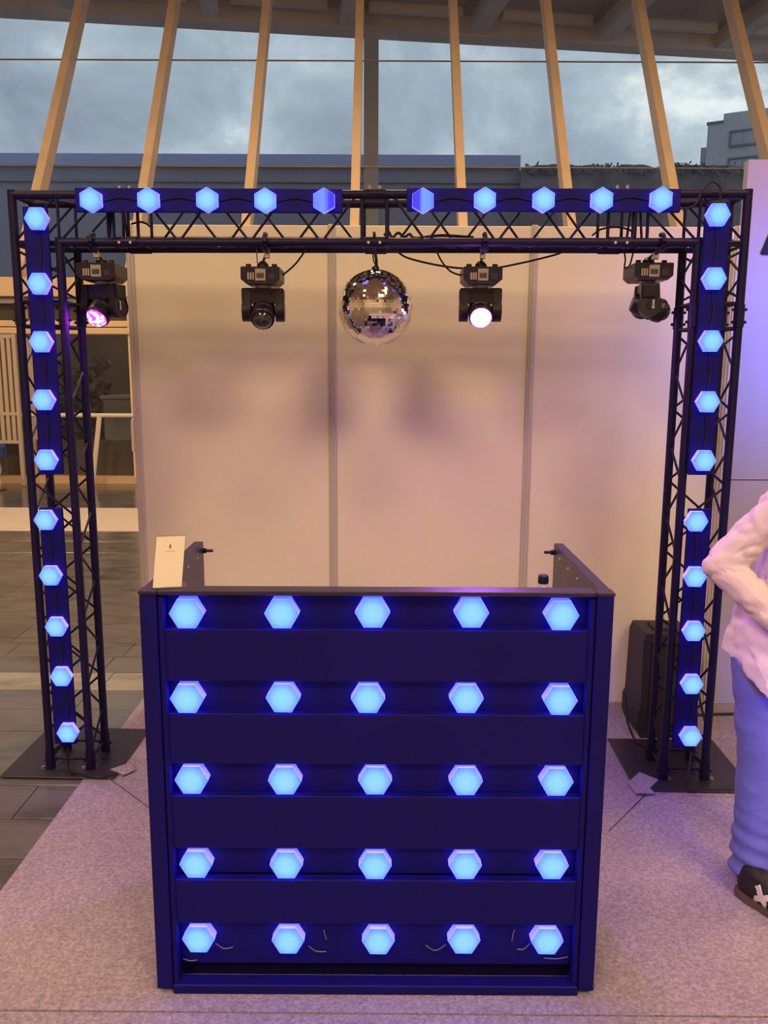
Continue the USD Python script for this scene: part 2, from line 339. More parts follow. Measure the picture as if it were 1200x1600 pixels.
# apartment block far right
bl = thing('apartment_block', 'grey concrete apartment block beyond the glass front at far right', 'building', (22.0, 60, 0), rz=math.radians(-28))
m_blk = plain('grey_facade', (0.33, 0.33, 0.35), 0.8, var=0.08, scale=0.3)
m_bwin = plain('block_glass', (0.25, 0.26, 0.30), 0.3)
m_bfr = plain('block_dark_trim', (0.13, 0.13, 0.15), 0.7)  # dark trim of the block windows and parapet
obj('wall', bx(0, 16, 0, 9, -0.3, 18.6), m_blk, bl, False)
obj('tower', bx(0.95, 16, 0.2, 9, 18.6, 19.15), m_blk, bl, False)
obj('parapet', bx(-0.08, 1.0, -0.08, 9, 18.52, 18.66), m_bfr, bl, False)
for zf in (17.0, 15.25, 13.5, 11.75, 10.0):
    for xf in (1.55, 4.4, 7.2, 10.0, 12.8):
        wdw = obj('window', cat([bx(xf - 0.12, xf + 1.72, -0.10, 0.02, zf + 0.82, zf + 0.94), bx(xf - 0.12, xf + 1.72, -0.12, 0.02, zf - 0.12, zf), bx(xf - 0.12, xf, -0.08, 0.02, zf, zf + 0.9), bx(xf + 1.6, xf + 1.72, -0.08, 0.02, zf, zf + 0.9)]), m_bfr, bl, False)
        obj('glass', bx(xf, xf + 0.78, -0.03, 0.0, zf, zf + 0.82), m_bwin, wdw, False); obj('glass', bx(xf + 0.82, xf + 1.6, -0.03, 0.0, zf, zf + 0.82), m_bwin, wdw, False)
for zf in (16.3, 14.3, 12.3):
    obj('balcony', bx(-0.5, 0.05, 1, 4, zf, zf + 1.0), m_blk, bl, False)
# column that carries the eaves outside
co = keys(obj('column_outside', bx(-0.60, -0.22, 22.9, 23.3, -0.3, 10.55), plain('pale_concrete', (0.60, 0.60, 0.61), 0.8, var=0.08, scale=1.5), None, False), kind='structure')
# shrubs and a service cabinet just outside the upright glass
sx = thing('outdoor_shrub', 'dark shrub outside the low glass left of the partition', 'shrub', (0, 0, 0))
obj('stem', bar((-5.9, 15.5, -0.12), (-5.9, 15.5, 1.3), 0.05), m_kick, sx)
keys(obj('foliage', clump(-7.0, -5.2, 15.5, 0.1, 1.9, 900, 9, 0.14, 0.7), m_leaf, sx, False), kind='stuff')
cb = thing('service_cabinet', 'grey service cabinet outside the low glass beside the partition', 'cabinet', (-4.62, 15.0, -0.12))
obj('cabinet_body', bx(-0.4, 0.4, -0.3, 0.3, 0.0, 1.42, 0.02), plain('cabinet_grey', (0.20, 0.20, 0.22), 0.6), cb, False)
obj('cabinet_lid', bx(-0.44, 0.44, -0.34, 0.34, 1.42, 1.48, 0.01), plain('cabinet_lid_grey', (0.32, 0.31, 0.33), 0.6), cb, False)
ps = keys(obj('outdoor_wall', bx(-12, -3.0, 17.5, 17.8, -0.3, 2.9), plain('outdoor_wall_grey', (0.10, 0.09, 0.10), 0.8), None, False), kind='structure')

# ================================================================== HALL THINGS, LEFT BACKGROUND
rl = thing('hand_rail', 'white tubular hand rail in front of the far glass front', 'railing', (0, 13.0, 0))
m_white = plain('white_paint', (0.72, 0.68, 0.66), 0.45)
obj('top_bar', bar((-7.2, 0, 1.10), (-3.4, 0, 1.10), 0.035, 12), m_white, rl)
for x in (-6.6, -4.62):
    obj('leg', bar((x + 0.12, 0, 1.10), (x - 0.05, 0, 0.0), 0.04, 10), m_white, rl)
gr = thing('slatted_screen', 'pale vertical slatted screen at the far left edge', 'screen', (-6.32, 12.9, 0))
m_slat = plain('pale_slat', (0.52, 0.46, 0.42), 0.5)
obj('frame', cat([bx(-0.75, 0.62, -0.02, 0.03, 1.10, 1.15), bx(-0.75, 0.62, -0.02, 0.03, 2.28, 2.34), bx(-0.75, 0.62, -0.02, 0.03, 0.66, 0.71), bx(0.57, 0.625, -0.025, 0.034, 0.0, 2.345), bx(-0.755, -0.70, -0.025, 0.034, 0.0, 2.345)]), m_slat, gr, False)
for k in range(14):
    x = -0.66 + k * 0.088
    obj('slat', bx(x, x + 0.055, -0.015, 0.02, 1.15, 2.28), m_slat, gr, False)
    obj('slat', bx(x, x + 0.055, -0.015, 0.02, 0.71, 1.10), m_slat, gr, False)
obj('back_sheet', bx(-0.72, 0.6, 0.03, 0.04, 0.66, 2.3), plain('screen_backing', (0.25, 0.21, 0.19), 0.8), gr, False)
wt = thing('storage_bin', 'clear plastic cylinder bin with blue band standing by the far screen', 'bin', (-5.92, 12.4, -0.012))
obj('clear_body', lathe([(0, 0.0), (0.16, 0.0), (0.17, 0.02), (0.16, 0.10), (0.17, 0.14), (0.16, 0.25), (0.17, 0.29), (0.16, 0.40), (0.17, 0.44), (0.165, 0.52), (0, 0.52)], 20), m_clear, wt)
obj('inner_stack', lathe([(0, 0.01), (0.06, 0.01), (0.09, 0.1), (0.06, 0.2), (0.09, 0.3), (0.07, 0.5), (0, 0.5)], 14), plain('cream_filling', (0.6, 0.52, 0.44), 0.5), wt)
obj('blue_band', lathe([(0, 0.52), (0.172, 0.52), (0.176, 0.66), (0.15, 0.70), (0, 0.71)], 20), plain('blue_plastic', (0.03, 0.07, 0.26), 0.35), wt)
rn = thing('carpet_runner', 'pale carpet runner lying across the dark hall floor far left', 'carpet runner', (0, 0, 0))
obj('strip', bx(-12, -1.5, 9.18, 10.75, -0.012, 0.004, 0.003), plain('pale_runner', (0.62, 0.56, 0.56), 0.9, var=0.05, scale=3), rn, False)

# ================================================================== CARPET
cp = thing('booth_carpet', 'speckled grey felt carpet under the booth, slit around the truss feet', 'carpet')
whole = sbox(-1.345, -3.0, 6.0, WY + 0.3)
cuts = [LineString([(-1.22, 3.42), (-0.90, 3.10)]), LineString([(1.16, 3.34), (0.90, 3.02)]), LineString([(-1.5, 2.075), (6.1, 2.045)])]
for c in cuts: whole = whole.difference(c.buffer(0.0035, cap_style=2))
for g in getattr(whole, 'geoms', [whole]):
    obj('carpet_sheet', slab(g, -0.012, 0.005), m_carpet, cp, False)
obj('carpet_flap', slab([(-1.245, 3.492), (-1.17, 3.44), (-1.13, 3.49), (-1.17, 3.56)], 0.0135, 0.018), m_carpet, cp, False)
obj('carpet_flap', slab([(1.085, 3.395), (1.165, 3.49), (1.228, 3.42), (1.165, 3.345), (1.176, 3.30), (1.09, 3.30)], 0.0135, 0.018), m_carpet, cp, False)

# ================================================================== TRUSS ARCH
TX, TYY, TA, TH, TD, HW = -0.043, 3.4756, -0.0249, 2.5123, 0.185, 1.4825
def T(x, y, z): return np.array([TX + x * math.cos(TA) - y * math.sin(TA), TYY + x * math.sin(TA) + y * math.cos(TA), z])
tr = thing('truss_arch', 'black square lattice truss goalpost framing the booth, on steel base plates', 'truss', (TX, TYY, 0), TA)
RT, RB = 0.0175, 0.0052
zi = TH - TD
for y in (0, TD):
    for s in (-1, 1):
        obj('chord', bar((s * HW, y, 0.013), (s * HW, y, TH + RT), RT, 14), m_black, tr)
        obj('chord', bar((s * (HW - TD), y, 0.013), (s * (HW - TD), y, zi + RT), RT, 14), m_black, tr)
    obj('chord', bar((-HW, y, TH), (HW, y, TH), RT, 14), m_black, tr)
    obj('chord', bar((-HW + TD, y, zi), (HW - TD, y, zi), RT, 14), m_black, tr)
def lattice(P, Q, u0, u1, phase, n):
    "zigzag rods between the chords P(u) and Q(u), closed by a rung at either end"
    us = np.linspace(u0 + 0.02, u1 - 0.02, n + 1)
    for i in range(n):
        a, b = (P, Q) if (i + phase) % 2 == 0 else (Q, P)
        obj('brace', bar(a(us[i]), b(us[i + 1]), RB, 6), m_black, tr)
    for u in (u0, u1): obj('rung', bar(P(u), Q(u), RB * 1.3, 6), m_black, tr)
JZ = 2.04
for s in (-1, 1):
    c = {'of': lambda u, s=s: (s * HW, 0, u), 'ob': lambda u, s=s: (s * HW, TD, u), 'if': lambda u, s=s: (s * (HW - TD), 0, u), 'ib': lambda u, s=s: (s * (HW - TD), TD, u)}
    for (a, b, ph) in (('of', 'if', 0), ('ob', 'ib', 1), ('of', 'ob', 1), ('if', 'ib', 0)):
        lattice(c[a], c[b], 0.06, JZ - 0.05, ph, 12)
        lattice(c[a], c[b], JZ + 0.05, zi - 0.01, ph, 2)
    for k in 'of', 'ob', 'if', 'ib':
        p = c[k](JZ)
        obj('coupler', cat([bar((p[0], p[1], JZ - 0.045), (p[0], p[1], JZ + 0.045), 0.0215, 12), bar((p[0] - 0.030, p[1], JZ - 0.025), (p[0] + 0.030, p[1], JZ - 0.025), 0.006, 6), bar((p[0] - 0.030, p[1], JZ + 0.025), (p[0] + 0.030, p[1], JZ + 0.025), 0.006, 6)]), m_black, tr)
    for y in (0, TD):                                            # corner block: diagonals
        obj('brace', bar((s * HW, y, zi), (s * (HW - TD), y, TH), RB, 6), m_black, tr)
        obj('brace', bar((s * (HW - TD), y, zi), (s * (HW - 2 * TD), y, TH), RB, 6), m_black, tr)
        obj('rung', bar((s * (HW - TD), y, zi), (s * (HW - TD), y, TH), RB * 1.3, 6), m_black, tr)
        obj('rung', bar((s * HW, y, zi), (s * (HW - TD), y, zi), RB * 1.3, 6), m_black, tr)
    obj('brace', bar((s * HW, 0, TH), (s * (HW - TD), TD, TH), RB, 6), m_black, tr)
    obj('rung', bar((s * HW, 0, TH), (s * HW, TD, TH), RB * 2, 6), m_black, tr)
c = {'tf': lambda u: (u, 0, TH), 'tb': lambda u: (u, TD, TH), 'bf': lambda u: (u, 0, zi), 'bb': lambda u: (u, TD, zi)}
JX = (-1.02, -0.005, 0.985)
for (a, b, ph) in (('tf', 'bf', 0), ('tb', 'bb', 1), ('tf', 'tb', 0), ('bf', 'bb', 1)):
    lattice(c[a], c[b], JX[0] + 0.05, JX[1] - 0.05, ph, 6); lattice(c[a], c[b], JX[1] + 0.05, JX[2] - 0.05, ph, 6)
    lattice(c[a], c[b], -HW + 2 * TD + 0.02, JX[0] - 0.05, ph, 1); lattice(c[a], c[b], JX[2] + 0.05, HW - 2 * TD - 0.02, ph, 1)
for j in JX:
    for k in 'tf', 'tb', 'bf', 'bb':
        p = c[k](j)
        cpl = obj('coupler', bar((j - 0.045, p[1], p[2]), (j + 0.045, p[1], p[2]), 0.0215, 12), m_black, tr)
        obj('bolt', cat([bar((j + o, p[1] - 0.026 * (1 if p[1] == 0 else -1), p[2] - 0.004), (j + o, p[1], p[2] - 0.004), 0.006, 8) for o in (-0.023, 0.023)] if k[0] == 'b' else [bar((j + o, p[1], p[2]), (j + o, p[1], p[2] + 0.034), 0.006, 8) for o in (-0.02, 0.02)]), m_chrome, cpl)
def local(x, y): # world floor point -> truss frame
    dx, dy = x - TX, y - TYY
    return dx * math.cos(TA) + dy * math.sin(TA), -dx * math.sin(TA) + dy * math.cos(TA)
for s, (px, py) in ((-1, (-1.457, 3.68)), (1, (1.368, 3.585))):
    lx, ly = local(px, py)
    obj('base_plate', bx(lx - 0.26, lx + 0.26, ly - 0.258, ly + 0.258, 0.0055, 0.013, 0.002), m_plate, tr, False)
    for x in (s * HW, s * (HW - TD)):
        for y in (0, TD):
            b = obj('foot_socket', cat([bar((x, y, 0.012), (x, y, 0.10), 0.0215, 12), bar((x - 0.03, y, 0.05), (x + 0.03, y, 0.05), 0.006, 6)]), m_black, tr)
            obj('bolt', cat([bar((x + 0.024 * s, y - 0.024, 0.02), (x + 0.024 * s, y - 0.024, 0.032), 0.009, 6)]), m_chrome, b)

# ================================================================== HEXAGON LED BARS
HEX = 0.0485
def hex_pts(r, turn): return [(r * math.cos(turn + k * math.pi / 3), r * math.sin(turn + k * math.pi / 3)) for k in range(6)]
m_dimL = mat('dim_led_left', {'uv': ('uvmap', {'attribute': 'st'}), 's': ('separate_xyz', {}), 'a': ('math', {'math_type': 'multiply_add', 'value2': 0.5, 'value3': 0.5}),
    'r': ('rgb_ramp', {'ramp': [(0.0, (0.10, 0.14, 0.85)), (0.45, (0.14, 0.22, 1.0)), (0.62, (0.11, 0.13, 1.0)), (0.72, (0.055, 0.045, 0.8)), (1.0, (0.045, 0.03, 0.62))]}), 'e': ('emission', {'strength': 1.6})},
    [('uv.UV', 's.vector'), ('s.x', 'a.value1'), ('a.value', 'r.fac'), ('r.color', 'e.color')], 'e.emission')
m_dimR = mat('dim_led_right', {'uv': ('uvmap', {'attribute': 'st'}), 's': ('separate_xyz', {}), 'a': ('math', {'math_type': 'multiply_add', 'value2': 0.5, 'value3': 0.5}),
    'r': ('rgb_ramp', {'ramp': [(0.0, (0.055, 0.04, 0.75)), (0.36, (0.06, 0.05, 0.85)), (0.46, (0.14, 0.24, 1.0)), (0.8, (0.12, 0.22, 1.0)), (1.0, (0.07, 0.09, 0.8))]}), 'e': ('emission', {'strength': 1.6})},
    [('uv.UV', 's.vector'), ('s.x', 'a.value1'), ('a.value', 'r.fac'), ('r.color', 'e.color')], 'e.emission')
def hex_lamp(parent, P, depth, flat, look=None, r=HEX):
    "hexagonal lamp whose lit face is centred on P (in the parent's frame) and looks along -y; flat: flat edge on top"
    turn = 0.0 if flat else math.pi / 6
    hs = prism(hex_pts(r, turn), 0.0, depth); hs.apply_translation(P)
    h = obj('hexagon_lamp', hs, m_house, parent, False)
    pts = np.array(hex_pts(r * 0.985, turn)); ring = np.array(hex_pts(r * 0.90, turn))
    v = np.vstack([np.c_[pts[:, 0], np.full(6, -0.0005), pts[:, 1]], np.c_[ring[:, 0], np.full(6, -0.006), ring[:, 1]], [[0, -0.007, 0]]])
    f = []
    for k in range(6):
        j = (k + 1) % 6; f += [[k, j, 6 + j], [k, 6 + j, 6 + k], [6 + k, 6 + j, 12]]
    dm = trimesh.Trimesh(v + P, f, process=False)
    if dm.face_normals[2][1] > 0: dm.invert()
    uv = np.c_[v[:, 0], v[:, 2]] / r
    obj('diffuser', (np.array(dm.vertices), np.array(dm.faces)), look or m_led, h, False, uv=uv)
    return h
def led_bar(label, pix, Y, vertical, x0, x1, z0, z1, flat, dims=(), depth=0.024, thick=0.015, group=None, wires=True, size=HEX):
    "pix: pixel centres of the five lamps; Y: depth of the lit faces; x0..z1: limits of the board in metres"
    C = [at(px, py, Y) for px, py in pix]
    o = np.array([(x0 + x1) / 2, Y + depth, z0])
    b = thing('led_bar', label, 'LED light bar', o, group=group)
    obj('board', bx(x0 - o[0], x1 - o[0], 0.0, thick, 0.0, z1 - z0, 0.003), m_board, b, False)
    for k, p in enumerate(C):
        hex_lamp(b, p - o, depth, flat, {**dict(dims)}.get(k), size)
    if wires:
        for p, q in zip(C, C[1:]):
            d = (q - p) / np.linalg.norm(q - p); a, e = p + d * HEX * 0.9, q - d * HEX * 0.9
            a[1] = e[1] = Y + depth - 0.004; m = (a + e) / 2; m += np.array([0.008, 0, 0]) if vertical else np.array([0, 0, 0.012])
            obj('link_wire', wire([a - o, m - o, e - o], 0.0026, 6, 5), m_rubber, b)
    return b
yl, yr = T(-HW + TD / 2, 0, 0)[1], T(HW - TD / 2, 0, 0)[1]
YTL, YTR = TYY - 0.070, TYY - 0.098
def lims(pa, pb, Y): a, b = at(*pa, Y), at(*pb, Y); return min(a[0], b[0]), max(a[0], b[0]), min(a[2], b[2]), max(a[2], b[2])
led_bar('left LED bar on the truss top beam, blue hexagons standing on a point', [(141, 312), (231, 312), (323, 312), (414, 313), (506, 313)], YTL, False, *lims((116, 293), (535, 333), YTL + 0.024), False, [(4, m_dimL)])
led_bar('right LED bar on the truss top beam, dimmer lamp at its left end', [(661, 313), (758, 312), (850, 312), (941, 312), (1034, 311)], YTR, False, *lims((636, 293), (1063, 332), YTR + 0.024), False, [(0, m_dimR)])
def leg_bar(label, pix, y):
    Y = y - 0.058
    C = np.array([at(px, py, Y) for px, py in pix]); xm = C[:, 0].mean()
    led_bar(label, pix, Y, True, xm - 0.05, xm + 0.05, C[:, 2].min() - 0.062, C[:, 2].max() + 0.050, True)
leg_bar('upper LED bar on the left truss leg, five blue hexagons', [(56, 341), (60, 443), (63, 534), (67, 625), (71, 719)], yl)
leg_bar('lower LED bar on the left truss leg, just above the base plate', [(70, 813), (78, 900), (87, 980), (95, 1058), (105, 1146)], yl)
leg_bar('upper LED bar on the right truss leg, five blue hexagons', [(1123, 335), (1117, 435), (1112, 533), (1107, 628), (1101, 720)], yr)
leg_bar('lower LED bar on the right truss leg, beside the person', [(1089, 815), (1087, 902), (1085, 987), (1082, 1070), (1080, 1152)], yr)

# ================================================================== BOOTH COUNTER
CX, CY, CW, CH, CD = -0.0213, 2.140, 1.2805, 1.2266, 0.6517
X0, X1 = CX - CW / 2, CX + CW / 2
ct = thing('booth_counter', 'black DJ booth counter with five lit rows and two side wings', 'counter')
Zb = lambda py, Y: float(at(600, py, Y)[2])
for s, xo in ((1, X0), (-1, X1)):
    obj('wing_panel', bx(xo, xo + s * 0.032, CY + 0.045, CY + CD, 0.02, CH, 0.002), m_wing, ct, False)
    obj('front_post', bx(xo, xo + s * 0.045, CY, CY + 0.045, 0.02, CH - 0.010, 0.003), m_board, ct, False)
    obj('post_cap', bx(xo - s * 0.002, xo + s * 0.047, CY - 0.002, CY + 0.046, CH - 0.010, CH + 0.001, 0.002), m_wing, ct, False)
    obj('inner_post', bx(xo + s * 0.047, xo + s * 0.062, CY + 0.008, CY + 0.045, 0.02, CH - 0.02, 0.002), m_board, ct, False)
    for zz_ in (0.5, 0.85): pass
    xh = xo + s * 0.032
    h = obj('bolt_handle', cat([bar((xh - s * 0.02, CY + CD - 0.012, CH - 0.03), (xh + s * 0.035, CY + CD - 0.012, CH - 0.03), 0.005, 8), bar((xh, CY + CD - 0.012, CH - 0.03), (xh + s * 0.012, CY + CD - 0.012, CH - 0.03), 0.009, 8)]), m_black, ct)
    for k in range(4):
        yk = CY + 0.16 + k * 0.13
        obj('screw', bar((xh - s * 0.001, yk, CH - 0.035), (xh + s * 0.003, yk, CH - 0.035), 0.005, 8), m_chrome, ct)
ax, bx_ = X0 + 0.047, X1 - 0.047
obj('top_rail', bx(ax, bx_, CY + 0.002, CY + 0.060, CH - 0.012, CH, 0.002), m_wing, ct, False)
YB, YR = CY + 0.014, CY + 0.046
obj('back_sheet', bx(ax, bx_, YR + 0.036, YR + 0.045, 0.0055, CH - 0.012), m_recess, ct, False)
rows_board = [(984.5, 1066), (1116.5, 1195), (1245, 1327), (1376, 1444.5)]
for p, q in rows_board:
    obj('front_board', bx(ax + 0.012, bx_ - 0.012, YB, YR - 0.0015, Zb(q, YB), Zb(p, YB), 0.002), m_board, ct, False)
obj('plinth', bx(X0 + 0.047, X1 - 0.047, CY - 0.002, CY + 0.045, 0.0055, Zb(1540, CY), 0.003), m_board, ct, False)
obj('shelf', bx(X0 + 0.032, X1 - 0.032, CY + 0.10, CY + CD - 0.04, 0.905, 0.93, 0.002), m_wing, ct, False)
rows = [('top', [(291, 959), (440, 959), (582, 958), (737, 958), (878, 962)], 925, 985),
        ('second', [(292, 1092), (442, 1091), (575, 1092), (729, 1092), (876, 1095)], 1068, 1117),
        ('third', [(299, 1219), (445, 1220), (586, 1220), (728, 1221), (870, 1222)], 1197, 1245),
        ('fourth', [(306, 1351), (447, 1352), (586, 1353), (727, 1353), (863, 1353)], 1328, 1374),
        ('bottom', [(310, 1468), (450, 1470), (591, 1471), (725, 1470), (855, 1471)], 1448, 1541)]
for nm, pix, p, q in rows:
    z1 = Zb(p, YB) + 0.004 if nm != 'top' else CH - 0.014
    lb = led_bar('%s row of five blue hexagon lamps across the booth counter front' % nm, pix, CY + 0.014, False, ax + 0.014, bx_ - 0.014, Zb(q, YB) - 0.004 if nm != 'bottom' else 0.07, z1, True, depth=0.032, thick=0.030, wires=False, size=0.0478)
    if nm == 'bottom':
        o = np.array([(ax + bx_) / 2, CY + 0.046, 0.07])
        for pts in ([(337, 1474), (350, 1482), (364, 1480)], [(482, 1478), (494, 1486), (510, 1487)], [(665, 1477), (680, 1485), (697, 1476)], [(808, 1483), (818, 1483), (828, 1474)], [(286, 1498), (297, 1501), (308, 1500)], [(850, 1497), (870, 1498), (888, 1495)], [(800, 1470), (802, 1458), (804, 1453)], [(510, 1468), (507, 1458), (506, 1453)]):
            obj('link_wire', wire([at(a, b, CY + 0.040) - o for a, b in pts], 0.0018, 6, 5), m_greywire, lb)

# ---- acrylic sign stand on the counter corner
sgp = np.array([at(262, 921, 2.17)[0], 2.165, CH + 0.001])
sg = thing('sign_stand', 'clear acrylic stand with white info sheet on the left front corner of the counter', 'sign', sgp, math.radians(12))
m_paper = plain('white_paper', (0.80, 0.77, 0.74), 0.12, coat=1.0)
m_ink = plain('grey_ink', (0.25, 0.23, 0.23), 0.6)
def leaf(x0, x1, z0, z1, y0, t, lean):
    b = bx(x0, x1, y0, y0 + t, z0, z1)
    b.vertices[:, 1] += b.vertices[:, 2] * lean; b.vertices[:, 0] += b.vertices[:, 2] * 0.10; return b
obj('info_sheet', leaf(-0.038, 0.038, 0.003, 0.135, 0.0, 0.0008, 0.32), m_paper, sg, False)
obj('acrylic_back', leaf(-0.040, 0.040, 0.001, 0.139, 0.0016, 0.002, 0.32), m_clear, sg, False)
obj('acrylic_foot', bx(-0.040, 0.050, -0.0, 0.055, 0.0, 0.002), m_clear, sg, False)
obj('printed_mark', cat([leaf(-0.003, 0.003, 0.104, 0.112, -0.0006, 0.0004, 0.32), leaf(-0.0015, 0.0015, 0.110, 0.115, -0.0006, 0.0004, 0.32)]), m_ink, sg, False)
obj('printed_line', leaf(-0.014, 0.014, 0.0960, 0.0967, -0.0006, 0.0004, 0.32), m_ink, sg, False)
# ---- bottle on the shelf inside
bp = at(849, 900, 2.44)
bt = thing('water_bottle', 'clear water bottle with dark blue cap on the counter shelf near the right wing', 'bottle', (bp[0], 2.44, 0.931))
hb = Zb(897, 2.44) - 0.931
obj('bottle_body', lathe([(0, 0), (0.030, 0), (0.033, 0.006), (0.033, hb - 0.085), (0.031, hb - 0.07), (0.022, hb - 0.045), (0.013, hb - 0.03), (0.013, hb - 0.02), (0, hb - 0.02)], 24), m_clear, bt)
obj('bottle_cap', lathe([(0, hb - 0.026), (0.0155, hb - 0.026), (0.0165, hb - 0.022), (0.0155, hb - 0.003), (0.013, hb), (0, hb)], 20), plain('navy_cap', (0.012, 0.018, 0.07), 0.4), bt)

# ================================================================== MIRROR BALL
bc = at(586.5, 481, 3.568); RBALL = 0.158
mb = thing('mirror_ball', 'round mirror ball hanging from the middle of the truss beam', 'mirror ball', bc)
m_core = plain('ball_core', (0.10, 0.09, 0.09), 0.5)
obj('ball_core', trimesh.creation.icosphere(3, RBALL - 0.004), m_core, mb, True)
m_tile = plain('mirror_glass', (0.95, 0.91, 0.84), 0.04, 1.0)
rs = np.random.RandomState(3); tv, tf = [], []
nrow = 46; dth = math.pi / nrow
for i in range(nrow):
    th_ = (i + 0.5) * dth; n = max(3, int(round(2 * math.pi * math.sin(th_) / dth)))
    off = rs.rand()
    for j in range(n):
        ph = (j + off) * 2 * math.pi / n
        nn = np.array([math.sin(th_) * math.cos(ph), math.sin(th_) * math.sin(ph), math.cos(th_)])
        e1 = np.array([-math.sin(ph), math.cos(ph), 0]); e2 = np.cross(nn, e1)
        hw, hh = RBALL * math.sin(th_) * math.pi / n * 0.94, RBALL * dth / 2 * 0.94
        t1, t2 = rs.randn(2) * 0.032
        c_ = nn * (RBALL - 0.0005); a_ = (e1 + nn * t1); b_ = (e2 + nn * t2); k = len(tv)
        tv += [c_ - a_ * hw - b_ * hh, c_ + a_ * hw - b_ * hh, c_ + a_ * hw + b_ * hh, c_ - a_ * hw + b_ * hh]
        q = [[k, k + 1, k + 2], [k, k + 2, k + 3]]
        tf += q
tm = trimesh.Trimesh(np.array(tv), np.array(tf), process=False)
fl_ = np.einsum('ij,ij->i', tm.face_normals, tm.triangles_center) < 0
ff = np.array(tm.faces); ff[fl_] = ff[fl_][:, ::-1]
keys(obj('mirror_tiles', (np.array(tv), ff), m_tile, mb, False), kind='stuff')
obj('neck', cat([lathe([(0, RBALL - 0.006), (0.018, RBALL - 0.006), (0.014, RBALL + 0.010), (0, RBALL + 0.012)], 14)]), m_plastic, mb)
zc_ = zi + 0.029 - bc[2]; yc_ = TYY + TD / 2 - bc[1]
obj('hanging_chain', cat([wire([(0.0, 0, RBALL + 0.008), (0.004, yc_ * 0.3, RBALL + 0.03), (-0.003, yc_ * 0.8, zc_ - 0.04), (-0.003, yc_, zc_)], 0.006, 5, 6), wire([(0.012, 0, RBALL), (0.006, 0, RBALL + 0.02), (-0.008, yc_ * 0.5, RBALL + 0.035), (-0.012, yc_, zc_)], 0.003, 5, 5)]), m_rubber, mb)
obj('hanger_bar', bar((-0.004, yc_ - 0.125, zc_ + 0.002), (-0.004, yc_ + 0.125, zc_ + 0.002), 0.006), m_rubber, mb)

